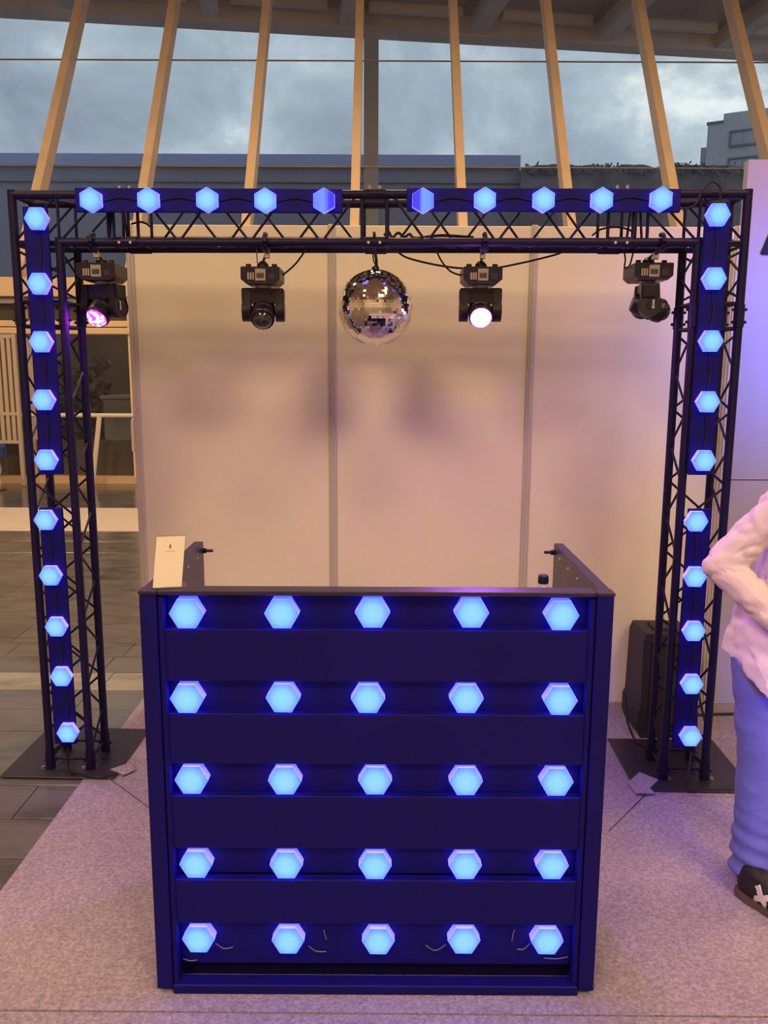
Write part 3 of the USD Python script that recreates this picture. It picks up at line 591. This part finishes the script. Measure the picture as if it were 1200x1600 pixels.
# ================================================================== MOVING HEADS
m_lens_off = plain('dark_lens_glass', (0.02, 0.02, 0.025), 0.06, coat=1.0)
m_label = plain('silver_label', (0.30, 0.27, 0.27), 0.4)
m_letter = plain('white_print', (0.70, 0.68, 0.68), 0.5)
m_lens_on = mat('lit_lens_white', {'e': ('emission', {'color': (0.52, 0.12, 1.0), 'strength': 650.0})}, (), 'e.emission')
m_lens_pur = mat('lit_lens_purple', {'tc': ('texture_coordinate', {}), 'v': ('voronoi_texture', {'scale': 55}), 'r': ('rgb_ramp', {'ramp': [(0.0, (1.0, 0.5, 1.0)), (0.30, (0.8, 0.02, 1.0)), (0.6, (0.25, 0.0012, 0.6))]}), 'e': ('emission', {'strength': 110.0})},
    [('tc.object', 'v.vector'), ('v.distance', 'r.fac'), ('r.color', 'e.color')], 'e.emission')
def moving_head(label, px, py, Y, base_yaw, pan, tilt, lens, wobble=0.0):
    "px, py: pixel of the middle of the base box, Y its depth; pan turns the yoke, tilt tips the head"
    p = at(px, py, Y)
    h = thing('moving_head', label, 'stage light', p)
    Rz = lambda a: trimesh.transformations.rotation_matrix(a, [0, 0, 1])
    def put(name, m, lk, turn, smooth=30, parent=None):
        m = m.copy(); m.apply_transform(Rz(turn)); return obj(name, m, lk, parent or h, smooth)
    bw, bd, bh = 0.160, 0.165, 0.066
    prof = [(-bw / 2, bh / 2), (-bw / 2, -bh / 2 + 0.018), (-bw / 2 + 0.022, -bh / 2), (bw / 2 - 0.022, -bh / 2), (bw / 2, -bh / 2 + 0.018), (bw / 2, bh / 2), (bw / 2 - 0.006, bh / 2 + 0.003), (-bw / 2 + 0.006, bh / 2 + 0.003)]
    bs = put('base_box', prism(prof, -bd / 2, bd / 2), m_plastic, base_yaw, False)
    put('display_panel', bx(-0.020, 0.022, -bd / 2 - 0.002, -bd / 2, -0.020, bh / 2 - 0.006), m_label, base_yaw, False, bs)
    put('display', bx(-0.014, 0.016, -bd / 2 - 0.003, -bd / 2, -0.010, 0.010), plain('display_glass', (0.05, 0.05, 0.05), 0.2) if not made.get('_d') else stage_display, base_yaw, False, bs)
    for k in range(3):
        put('button', bx(-0.052 + k * 0.010, -0.045 + k * 0.010, -bd / 2 - 0.003, -bd / 2, -0.016, 0.012), m_label, base_yaw, False, bs)
    put('socket', bx(0.032, 0.060, -bd / 2 - 0.002, -bd / 2, -0.016, 0.010, 0.001), m_wing, base_yaw, False, bs)
    put('trim_ridge', bx(-0.05, 0.05, -bd / 2 - 0.003, -bd / 2, -0.031, -0.027), m_wing, base_yaw, False, bs)
    for s in (-1, 1): put('rubber_foot', lathe([(0, 0), (0.011, 0), (0.011, 0.014), (0, 0.015)], 10, at_=(s * 0.054, -0.04, bh / 2 + 0.003)), m_rubber, base_yaw)
    put('pan_bearing', lathe([(0, -0.012), (0.032, -0.012), (0.034, 0), (0, 0)], 20, at_=(0, 0, -bh / 2)), m_label, 0)
    # clamp over the lower chord of the truss
    zt = zi - p[2]
    ch = np.array([0.0, T(*local(p[0], TYY)[:1], 0, 0)[1] - p[1] if False else TYY + (p[0] - TX) * math.sin(TA) - p[1]])
    put('omega_bracket', cat([lathe([(0, 0), (0.026, 0), (0.024, 0.018), (0.012, 0.030), (0, 0.032)], 12, at_=(0, 0, bh / 2 + 0.003)), bx(-0.05, 0.05, -0.014, 0.014, bh / 2 + 0.003, bh / 2 + 0.009, 0.002)]), m_plastic, base_yaw)
    cl = obj('hook_clamp', cat([wire([(wobble, ch[1] * 0.4, zt - 0.035), (wobble, ch[1] - 0.030, zt - 0.02), (wobble, ch[1] - 0.031, zt + 0.012), (wobble, ch[1] - 0.012, zt + 0.030), (wobble, ch[1] + 0.014, zt + 0.030)], 0.009, 6, 8), bx(wobble - 0.016, wobble + 0.016, ch[1] - 0.028, ch[1] + 0.028, zt - 0.034, zt - 0.018, 0.003)]), m_black, h)
    obj('clamp_bolt', cat([bar((0, 0, bh / 2 + 0.03), (wobble, ch[1] * 0.5, zt - 0.03), 0.006, 8), bx(wobble - 0.011, wobble + 0.011, ch[1] * 0.5 - 0.008, ch[1] * 0.5 + 0.008, zt - 0.058, zt - 0.030, 0.002)]), m_chrome, h)
    # yoke: a cross piece and two rounded arms
    zy = -bh / 2 - 0.012
    ya = obj('yoke', prism(sbox(-0.080, -0.052, 0.080, -0.008).buffer(0.008), -0.032, 0.032).apply_transform(Rz(pan)).apply_translation((0, 0, zy)), m_plastic, h, False)
    arm = Polygon([(-0.036, 0.0), (0.036, 0.0), (0.040, -0.07)] + [(0.046 * math.cos(a), -0.090 + 0.046 * math.sin(a)) for a in np.linspace(0.1, -math.pi - 0.1, 14)] + [(-0.040, -0.07)])
    for s in (-1, 1):
        m = trimesh.creation.extrude_polygon(arm, 0.036, engine='earcut'); v = m.vertices.copy(); m.vertices = np.c_[v[:, 2] - 0.018, v[:, 0], v[:, 1]]; m.fix_normals()
        # rounded shoulder: pull the outer top in
        vv = m.vertices; top = vv[:, 2] > -0.005; vv[top & (vv[:, 0] * s > 0), 0] -= s * 0.014
        m.apply_translation((s * 0.070, 0, zy)); a = put('yoke_arm', m, m_plastic, pan, 25, None)
        t = meshkit.text_mesh('BEAM', 0.0095, 0.0008, True); t.apply_translation(-t.bounds.mean(0))
        t.apply_transform(trimesh.transformations.rotation_matrix(math.pi / 2, [0, 0, 1]))              # reads upward
        t.apply_transform(np.array([[0, 0, 1, 0], [1, 0, 0, 0], [0, 1, 0, 0], [0, 0, 0, 1.0]]) if s > 0 else np.array([[0, 0, -1, 0], [-1, 0, 0, 0], [0, 1, 0, 0], [0, 0, 0, 1.0]]))
        t.apply_translation((s * 0.0885, -0.012, zy - 0.085)); put('lettering', t, m_letter, pan, False, a)
    # head
    Rt = trimesh.transformations.rotation_matrix(tilt, [1, 0, 0])
    hz = zy - 0.088
    def headpart(name, m, lk, smooth=30, parent=None):
        m = m.copy(); m.apply_transform(Rt); m.apply_translation((0, 0, hz)); m.apply_transform(Rz(pan)); return obj(name, m, lk, parent or h, smooth)
    # head axis runs along -y (lens) when tilt = 0
    body = lathe([(0, -0.060), (0.034, -0.060), (0.043, -0.045), (0.048, -0.01), (0.048, 0.038), (0.050, 0.042), (0.050, 0.066), (0.046, 0.072), (0.046, 0.076), (0.042, 0.076), (0.042, 0.066), (0, 0.066)], 28, 'y-')
    hd_ = headpart('head', body, m_plastic)
    headpart('head_ring', lathe([(0.0485, 0.018), (0.0505, 0.020), (0.0505, 0.027), (0.0485, 0.029), (0.0485, 0.018)], 28, 'y-'), m_wing, 30, hd_)
    headpart('lens', lathe([(0.0, 0.104), (0.012, 0.1025), (0.023, 0.098), (0.032, 0.091), (0.038, 0.083), (0.0415, 0.074), (0.042, 0.066), (0, 0.064)], 28, 'y-'), lens, 30, hd_)
    headpart('pivot', bar((-0.088, 0, 0), (0.088, 0, 0), 0.016, 14), m_plastic, 30, hd_)
    return h
stage_display = plain('display_glass_b', (0.05, 0.05, 0.05), 0.2); made['_d'] = 1
YM = 3.57
moving_head('stage light at left of the truss beam, turned sideways with purple lit lens', 160, 428, YM, 0.0, -0.30, 0.75, m_lens_pur, -0.01)
moving_head('unlit stage light on the truss beam left of the mirror ball', 411, 434, YM, 0.0, 0.05, 0.62, m_lens_off, 0.025)
moving_head('stage light right of the mirror ball with a glaring white-violet lens', 751, 434, YM, 0.0, -0.03, 0.50, m_lens_on)
moving_head('unlit stage light at right end of the truss beam, yoke seen side-on', 1012, 428, YM, 0.0, 1.47, 0.30, m_lens_off, 0.01)

# ================================================================== CABLES
def cable(label, pts, r=0.0045, lk=None):
    P = np.array(pts, float); o = P[0].copy()
    c = thing('cable', label, 'cable', o)
    obj('cable_run', wire(P - o, r, 8, 6), lk or m_rubber, c)
A = lambda pts, Y: [at(a, b, Y) for a, b in pts]
cable('black cable sagging in a long curve behind the lit white-violet stage light', A([(618, 391), (640, 404), (700, 417), (760, 420), (810, 412), (868, 398), (880, 392)], 3.618))
cable('short black cable from the truss to the left side of the white-violet stage light', A([(680, 388), (690, 408), (704, 424), (722, 431)], 3.60), 0.004)
cable('short black cable slanting from the truss to the unlit light left of the mirror ball', A([(478, 390), (462, 412), (442, 430)], 3.60), 0.004)
cable('thin safety wire beside the clamp of the unlit light left of the mirror ball', A([(401, 390), (402, 410), (404, 426)], 3.56), 0.002, m_greywire)
cable('pair of thin hanging wires left of the right-end stage light', A([(975, 390), (977, 405), (976, 418), (984, 414), (990, 392)], 3.60), 0.0035)
cable('black cable looping above the right end of the truss beam', A([(1062, 327), (1086, 320), (1098, 297), (1112, 284), (1124, 291), (1126, 306), (1122, 322)], 3.40), 0.004)
cable('black cables coiled on the lower chord near the beam centre', A([(600, 368), (607, 362), (613, 371), (622, 364), (632, 370), (640, 366), (650, 372), (690, 368), (740, 371)], 3.55), 0.006)
cable('cable arching through the truss lattice at right of the beam', A([(925, 368), (940, 358), (965, 355), (985, 360), (992, 368)], 3.50), 0.004)
cable('cable arching through the truss lattice at left of the beam', A([(205, 350), (222, 347), (236, 356), (238, 368)], 3.50), 0.004)
G = lambda pts, z: [on_floor(a, b, z) for a, b in pts]
cable('black cable lying over the left base plate from the lowest lamp', [at(106, 1169, yl - 0.045)] + G([(108, 1203), (124, 1209), (143, 1213), (160, 1213), (182, 1209)], 0.026), 0.005)
cable('black cable lying over the right base plate towards the person', [at(1080, 1176, yr - 0.062)] + G([(1074, 1231), (1090, 1234), (1120, 1234), (1150, 1234), (1166, 1235)], 0.032), 0.005)
cable('black cable along the foot of the side partition', [np.array([x, WY - 0.05 - 0.01 * math.sin(x * 9), 0.012]) for x in np.linspace(1.5, 2.6, 8)], 0.007)

# ================================================================== LOUDSPEAKER
sp0 = on_floor(985, 1158)
sk = thing('loudspeaker', 'black floor loudspeaker standing behind the right truss leg', 'loudspeaker', (1.42, 4.015, 0.0055))
m_spk = plain('speaker_plastic', (0.017, 0.012, 0.034), 0.55, bump=0.15, bscale=250)  # black, with indigo glare mixed into the colour
bodyp = Polygon([(-0.135, 0.0), (0.135, 0.0), (0.150, 0.05), (0.150, 0.14), (0.138, 0.17), (0.132, 0.53), (0.118, 0.57), (-0.118, 0.57), (-0.132, 0.53), (-0.138, 0.17), (-0.150, 0.14), (-0.150, 0.05)])
frame = bodyp.difference(Polygon([(-0.10, 0.04), (0.10, 0.04), (0.104, 0.15), (0.094, 0.52), (-0.094, 0.52), (-0.104, 0.15)]))
def taper(m):
    m.vertices[:, 2] *= 0.92; v = m.vertices; m.vertices[:, 1] += (v[:, 2] * 0.10) * np.clip((0.1 - v[:, 1]) / 0.25, 0, 1); return m
obj('cabinet', taper(prism(bodyp, -0.10, 0.14)), m_spk, sk, False)
obj('front_frame', taper(prism(frame, -0.145, -0.10)), m_spk, sk, False)
obj('grille', taper(bx(-0.105, 0.105, -0.112, -0.101, 0.04, 0.52)), plain('speaker_grille', (0.012, 0.011, 0.016), 0.6, bump=0.3, bscale=300), sk, False)
obj('carry_grip', taper(bx(-0.06, 0.06, -0.06, 0.08, 0.565, 0.585, 0.006)), m_spk, sk, False)
cable('black cable drooping along the left foot of the loudspeaker', [(1.25, 4.05, 0.17), (1.235, 3.93, 0.07), (1.24, 3.82, 0.024), (1.26, 3.76, 0.022), (1.31, 3.72, 0.022)], 0.006)

# ================================================================== LETTER ON THE SIDE WALL
la = at(1187.5, 398.5, WY - 0.02)
lt = meshkit.text_mesh('A', 0.26, 0.004, True); b0 = lt.bounds
lt.vertices = np.c_[lt.vertices[:, 0] - b0[0, 0], -(lt.vertices[:, 2]), lt.vertices[:, 1] - b0[0, 1]]
keys(obj('wall_letter', (lt.vertices + np.array([la[0], WY - 0.021, la[2]]), np.array(lt.faces)), m_black, None, False), label='large black letter A on the blue-lit side partition', category='letter')

# ================================================================== PERSON
exec_person = True
def hull_chain(joints):
    "smoothly joined body: joints is a list of chains of (point, radius)"
    parts = []
    for chain in joints:
        for (p, rp), (q, rq) in zip(chain, chain[1:]):
            a = m3.Manifold.sphere(rp, 20).translate([float(v) for v in p]); b = m3.Manifold.sphere(rq, 20).translate([float(v) for v in q])
            parts.append(m3.Manifold.batch_hull([a, b]))
    return m3.Manifold.batch_boolean(parts, m3.OpType.Add)
def smooth_mesh(man, edge=0.02, it=12):
    m = man.refine_to_length(edge); mm = m.to_mesh()
    t = trimesh.Trimesh(np.array(mm.vert_properties)[:, :3], np.array(mm.tri_verts)); t.merge_vertices()
    trimesh.smoothing.filter_taubin(t, lamb=0.5, nu=0.52, iterations=it); return t
PX, PY = 1.44, 2.74
fd = np.array([0.74, -0.67, 0]); rd = np.array([-0.67, -0.74, 0]); zu = np.array([0, 0, 1.0])       # where he faces; his right-hand side
def B(f, r, z): return np.array([PX, PY, 0]) + fd * f + rd * r + zu * z
pe = thing('person', 'person in white shirt, pale blue jeans and black sneakers standing at right edge, elbow bent', 'person', (PX, PY, 0))
O = np.array([PX, PY, 0])
m_skin = plain('skin', (0.52, 0.33, 0.25), 0.5, subsurface_weight=0.1)
m_shirt = plain('violet_lit_shirt', (0.75, 0.69, 0.75), 0.75, bump=0.12, bscale=30)  # white cloth with a little violet light put into the colour
m_jean = plain('blue_lit_denim', (0.155, 0.175, 0.55), 0.85, var=0.12, scale=9, bump=0.2, bscale=60)  # pale blue denim, deepened by painting in the blue LED light
m_hair = plain('dark_hair', (0.03, 0.022, 0.018), 0.55)
m_shoe = plain('black_suede', (0.014, 0.012, 0.018), 0.6)
m_sole = plain('brown_rubber_sole', (0.12, 0.085, 0.085), 0.6)
m_x = plain('white_leather', (0.72, 0.70, 0.74), 0.5)
sR, sL = B(0.0, 0.165, 1.435), B(0.02, -0.17, 1.43)
eR = at(1126, 884, 2.70); wR = at(1232, 985, 2.52)
eL, wL = B(0.02, -0.27, 1.13), B(0.30, -0.10, 1.02)
hR = np.array([1.295, 2.69, 0.90]); hL = hR - rd * 0.19
kR = np.array([1.308, 2.655, 0.48]); kL = kR - rd * 0.23 + fd * 0.02
aR = np.array([1.302, 2.66, 0.09]); aL = aR - rd * 0.25
hc = B(0.05, 0, 1.665)
body = hull_chain([[(B(-0.02, 0, 0.95), 0.105), (B(0, 0, 1.15), 0.10), (B(-0.01, 0, 1.33), 0.10), (B(0, 0, 1.46), 0.055), (B(0.03, 0, 1.60), 0.05)],
    [(sR, 0.045), (eR, 0.030), (wR, 0.026)], [(sL, 0.045), (eL, 0.030), (wL, 0.026)], [(B(0, 0.05, 1.38), 0.08), (sR, 0.06)], [(B(0, -0.05, 1.38), 0.08), (sL, 0.06)],
    [(hR, 0.080), (kR, 0.050), (aR, 0.034)], [(hL, 0.080), (kL, 0.050), (aL, 0.034)],
    [(hc + zu * 0.035, 0.090), (hc + fd * 0.02 - zu * 0.05, 0.068), (hc + fd * 0.045 - zu * 0.09, 0.040)],
    [(hc + fd * 0.085 + zu * 0.005, 0.012), (hc + fd * 0.108 - zu * 0.028, 0.014)], [(hc + rd * 0.085 + zu * 0.005, 0.014), (hc + rd * 0.088 - zu * 0.03, 0.012)], [(hc - rd * 0.085 + zu * 0.005, 0.014), (hc - rd * 0.088 - zu * 0.03, 0.012)],
    [(hc + fd * 0.095 - zu * 0.062 + rd * 0.02, 0.009), (hc + fd * 0.095 - zu * 0.062 - rd * 0.02, 0.009)]])
def hand(w, dirf, side, curl=0.5):
    "palm and five fingers; dirf: pointing direction, side: direction of the thumb"
    d = dirf / np.linalg.norm(dirf); s = side - d * side.dot(d); s /= np.linalg.norm(s); n = np.cross(d, s); n *= -1 if n[2] > 0 else 1
    ch = [[(w, 0.026), (w + d * 0.035 + s * 0.022, 0.017), (w + d * 0.085 + s * 0.026, 0.013)], [(w, 0.026), (w + d * 0.035 - s * 0.022, 0.016), (w + d * 0.080 - s * 0.028, 0.012)], [(w + d * 0.04, 0.018), (w + d * 0.085, 0.013)],
          [(w + d * 0.085 + s * 0.026, 0.012), (w + d * 0.08 - s * 0.028, 0.012)]]
    for k, (o, ln_) in enumerate([(0.028, 0.068), (0.010, 0.078), (-0.010, 0.072), (-0.029, 0.056)]):
        p = w + d * (0.088 - abs(o) * 0.12) + s * o; chain = [(p, 0.0095)]; a = 0.25
        for fr, rr in ((0.45, 0.009), (0.32, 0.0085), (0.23, 0.0075)):
            a += curl; p = p + (d * math.cos(a) + n * math.sin(a)) * ln_ * fr; chain.append((p, rr))
        ch.append(chain)
    ch.append([(w + d * 0.02 + s * 0.022, 0.014), (w + d * 0.048 + s * 0.048 + n * 0.012, 0.011), (w + d * 0.080 + s * 0.052 + n * 0.028, 0.009)])
    return hull_chain(ch)
tgt = B(0.34, 0.0, 1.0)
hands = hand(wR + (tgt - wR) * 0.1, tgt - wR, zu, 0.45) + hand(wL, B(0.34, 0.05, 0.97) - wL, zu, 0.45)
bm = smooth_mesh(body + hands, 0.014, 6); bm.apply_translation(-O)
obj('body', bm, m_skin, pe, True)
def folds(m, amp, sc, seed=1):
    n_ = meshkit.fbm(m.vertices * sc, 3, seed) - 0.5
    m.vertices += m.vertex_normals * (n_ * amp)[:, None]; return m
# shirt: loose torso with flaring tails, sleeves folded at the elbow
e_out = eR
shirt = hull_chain([[(B(-0.01, 0.05, 0.93), 0.125), (B(0, 0.05, 1.12), 0.125), (B(0, 0.07, 1.34), 0.115), (B(0, 0.05, 1.44), 0.075)], [(B(-0.01, -0.05, 0.93), 0.125), (B(0, -0.05, 1.12), 0.125), (B(0, -0.07, 1.34), 0.115), (B(0, -0.05, 1.44), 0.075)],
    [(B(0.03, 0, 0.93), 0.13), (B(0.02, 0, 1.2), 0.13), (B(0.01, 0, 1.40), 0.10), (B(0, 0, 1.50), 0.062)],
    [(B(-0.10, 0.06, 0.95), 0.06), (B(-0.05, 0.06, 1.25), 0.09)], 
    [(B(0, 0.10, 1.43), 0.075), (sR, 0.078), (sR * 0.45 + eR * 0.55, 0.066), (eR, 0.060), (eR * 0.55 + wR * 0.45, 0.058), (wR, 0.042)],
    [(B(0, -0.10, 1.43), 0.075), (sL, 0.075), (sL * 0.5 + eL * 0.5, 0.064), (eL, 0.058), (eL * 0.5 + wL * 0.5, 0.052), (wL, 0.042)]])
def balls(lst): return m3.Manifold.batch_hull([m3.Manifold.sphere(r, 16).translate([float(v) for v in p]) for p, r in lst])
skirt = balls([(B(-0.03, 0.05, 1.05), 0.125), (B(-0.03, -0.05, 1.05), 0.125), (np.array([1.25, 2.72, 0.98]), 0.05), (np.array([1.215, 2.73, 0.80]), 0.035), (hL + zu * -0.10, 0.135), (hR + zu * -0.10 + fd * 0.03, 0.128), (at(1206, 1085, 2.50), 0.02)])
shirt = shirt + skirt
tip = at(1131, 1012, 2.735)
tail = balls([(tip, 0.006), (tip + np.array([0.03, 0, 0.0]), 0.010), (np.array([1.225, 2.72, 1.02]), 0.03), (np.array([1.26, 2.70, 0.93]), 0.03), (np.array([1.27, 2.66, 0.84]), 0.03)])
nrm = fd * 0.43 + zu; nrm /= np.linalg.norm(nrm)
shirt = (shirt + tail).trim_by_plane([float(v) for v in nrm], float(nrm @ (tip - zu * 0.004)))
sm = smooth_mesh(shirt, 0.013, 8); folds(sm, 0.018, np.array([8, 8, 11]), 5); folds(sm, 0.007, np.array([26, 26, 30]), 8)
cr_ = np.abs(meshkit.fbm(sm.vertices @ np.array([[8, 3, 0], [-3, 8, 4], [5, -4, 13.0]]), 2, 11) - 0.5); sm.vertices -= sm.vertex_normals * (0.009 * np.clip(1 - cr_ / 0.07, 0, 1))[:, None]; sm.apply_translation(-O)
obj('shirt', sm, m_shirt, pe, True)
jeans = hull_chain([[((hR + hL) / 2, 0.13), (B(-0.03, 0.0, 1.0), 0.125)], [(hR, 0.108), (kR, 0.080), (kR * 0.5 + aR * 0.5, 0.076), (aR, 0.068)], [(hL, 0.108), (kL, 0.080), (kL * 0.5 + aL * 0.5, 0.076), (aL, 0.068)]])
jeans = jeans.trim_by_plane([float(-v) for v in nrm], -float(nrm @ (tip + zu * 0.010)))
jm = smooth_mesh(jeans, 0.014, 8); folds(jm, 0.016, np.array([10, 10, 16]), 3)
low = np.clip((0.34 - jm.vertices[:, 2]) / 0.2, 0, 1); jm.vertices += jm.vertex_normals * (low * 0.008 * np.sin(jm.vertices[:, 2] * 95 + jm.vertices[:, 0] * 30))[:, None]
jm.apply_translation(-O); obj('jeans', jm, m_jean, pe, True)
hair = hull_chain([[(hc + zu * 0.055 - fd * 0.015, 0.096), (hc - fd * 0.04 - zu * 0.02, 0.080)], [(hc + zu * 0.075 + fd * 0.02, 0.085), (hc + zu * 0.07 - fd * 0.03, 0.09)]])
hair = hair - m3.Manifold.batch_hull([m3.Manifold.sphere(0.05, 16).translate([float(v) for v in hc + fd * 0.10 + zu * z]) for z in (0.02, -0.15)] + [m3.Manifold.sphere(0.05, 16).translate([float(v) for v in hc + fd * 0.07 + rd * s - zu * 0.10]) for s in (-0.05, 0.05)])
hm = smooth_mesh(hair, 0.012, 4); folds(hm, 0.012, np.array([40, 40, 20]), 2); hm.apply_translation(-O); obj('hair', hm, m_hair, pe, True)
for s in (-1, 1):
    e = hc + fd * 0.083 + rd * s * 0.032 + zu * 0.012 - O
    ey = trimesh.creation.icosphere(2, 0.011); ey.apply_translation(e); k = obj('eye', ey, m_x, pe, True)
    ir = trimesh.creation.icosphere(2, 0.0055); ir.apply_translation(e + fd * 0.0075); obj('iris', ir, m_hair, k, True)
def shoe(heel, dirv, side):
    "sneaker from the heel point forward; side: outer side of the foot"
    d = np.array([dirv[0], dirv[1], 0.0]); d /= np.linalg.norm(d); s = np.array([-d[1], d[0], 0]); s *= 1 if s.dot(side) > 0 else -1
    P = lambda f, l, z: heel + d * f + s * l + zu * z
    upper = hull_chain([[(P(0.045, 0, 0.075), 0.042), (P(0.05, 0, 0.10), 0.036)], [(P(0.045, 0, 0.06), 0.044), (P(0.13, 0.0, 0.058), 0.048), (P(0.20, 0.004, 0.045), 0.047), (P(0.245, 0.004, 0.04), 0.040)], [(P(0.06, 0, 0.10), 0.036), (P(0.14, 0, 0.075), 0.034)]])
    upper = upper - m3.Manifold.cube([2, 2, 0.2], True).translate([float(heel[0]), float(heel[1]), -0.078])
    um = smooth_mesh(upper, 0.012, 5); um.apply_translation(-O)
    sh_ = obj('sneaker', um, m_shoe, pe, True)
    out = [(0.0, 0.0), (0.01, 0.035), (0.06, 0.048), (0.13, 0.046), (0.20, 0.053), (0.25, 0.046), (0.285, 0.022), (0.292, -0.005), (0.28, -0.035), (0.24, -0.05), (0.16, -0.043), (0.06, -0.045), (0.01, -0.032)]
    pg = Polygon([tuple(P(f, l, 0)[:2]) for f, l in spline(np.array([(a, b, 0) for a, b in out + out[:1]]), 4)[:-1, :2]])
    so = slab(pg, 0.006, 0.032); so.apply_translation(-O); obj('sole', so, m_sole, sh_, False)
    # white crossed straps on the outer side
    v = np.array(um.vertices) + O; vn = um.vertex_normals
    def strap(a, b):
        pts = []
        for t in np.linspace(0, 1, 9):
            f, z = a[0] + (b[0] - a[0]) * t, a[1] + (b[1] - a[1]) * t
            tgt_ = P(f, 0.045, z); i = np.argmin(((v - tgt_) ** 2).sum(1)); pts.append((v[i] + P(f, 0, z) - P(f, 0, z), vn[i], f, z))
        return pts
    ms = []
    for a, b in (((0.075, 0.032), (0.165, 0.085)), ((0.095, 0.090), (0.150, 0.030))):
        ctr = []
        for t in np.linspace(0, 1, 12):
            f, z = a[0] + (b[0] - a[0]) * t, a[1] + (b[1] - a[1]) * t
            loc = (v - heel); fc, lc, zc2 = loc @ d, loc @ s, loc[:, 2]
            near = (lc > 0); dd = (fc - f) ** 2 + (zc2 - z) ** 2 + np.where(near, 0, 9)
            w_ = np.exp(-dd / (2 * 0.008 ** 2)); l = (w_ * lc).sum() / (w_.sum() + 1e-12)
            ctr.append(P(f, l + 0.001, z))
        ctr = np.array(ctr); tg = np.gradient(ctr, axis=0); wd = np.cross(tg, s); wd /= np.linalg.norm(wd, axis=1)[:, None]
        v4 = np.vstack([ctr + wd * 0.010, ctr - wd * 0.010, ctr + wd * 0.010 - s * 0.012, ctr - wd * 0.010 - s * 0.012]); ctr_n = len(ctr)
        v4[:ctr_n] += s * 0.0015; v4[ctr_n:2 * ctr_n] += s * 0.0015
        fs = []
        for i in range(ctr_n - 1):
            A_, B_, C_, D_ = i, i + 1, ctr_n + i + 1, ctr_n + i; fs += [[A_, B_, C_], [A_, C_, D_]]
            E_, F_ = 2 * ctr_n + i, 2 * ctr_n + i + 1; fs += [[A_, E_, F_], [A_, F_, B_]]
            G_, H_ = 3 * ctr_n + i, 3 * ctr_n + i + 1; fs += [[D_, C_, H_], [D_, H_, G_]]
        ms.append(trimesh.Trimesh(v4 - O, fs, process=False))
    obj('cross_strap', cat(ms), m_x, sh_, False)
    obj('laces', cat([bar(P(0.125 + k * 0.022, -0.022, 0.108 - k * 0.010) - O, P(0.125 + k * 0.022, 0.022, 0.108 - k * 0.010) - O, 0.003, 6) for k in range(4)]), m_x, sh_)
shoe(on_floor(1153, 1392) + zu * 0, np.array([0.50, -0.86]), rd)
shoe(aL - fd * 0.07 - zu * 0.09, np.array([0.80, -0.45]), -rd)
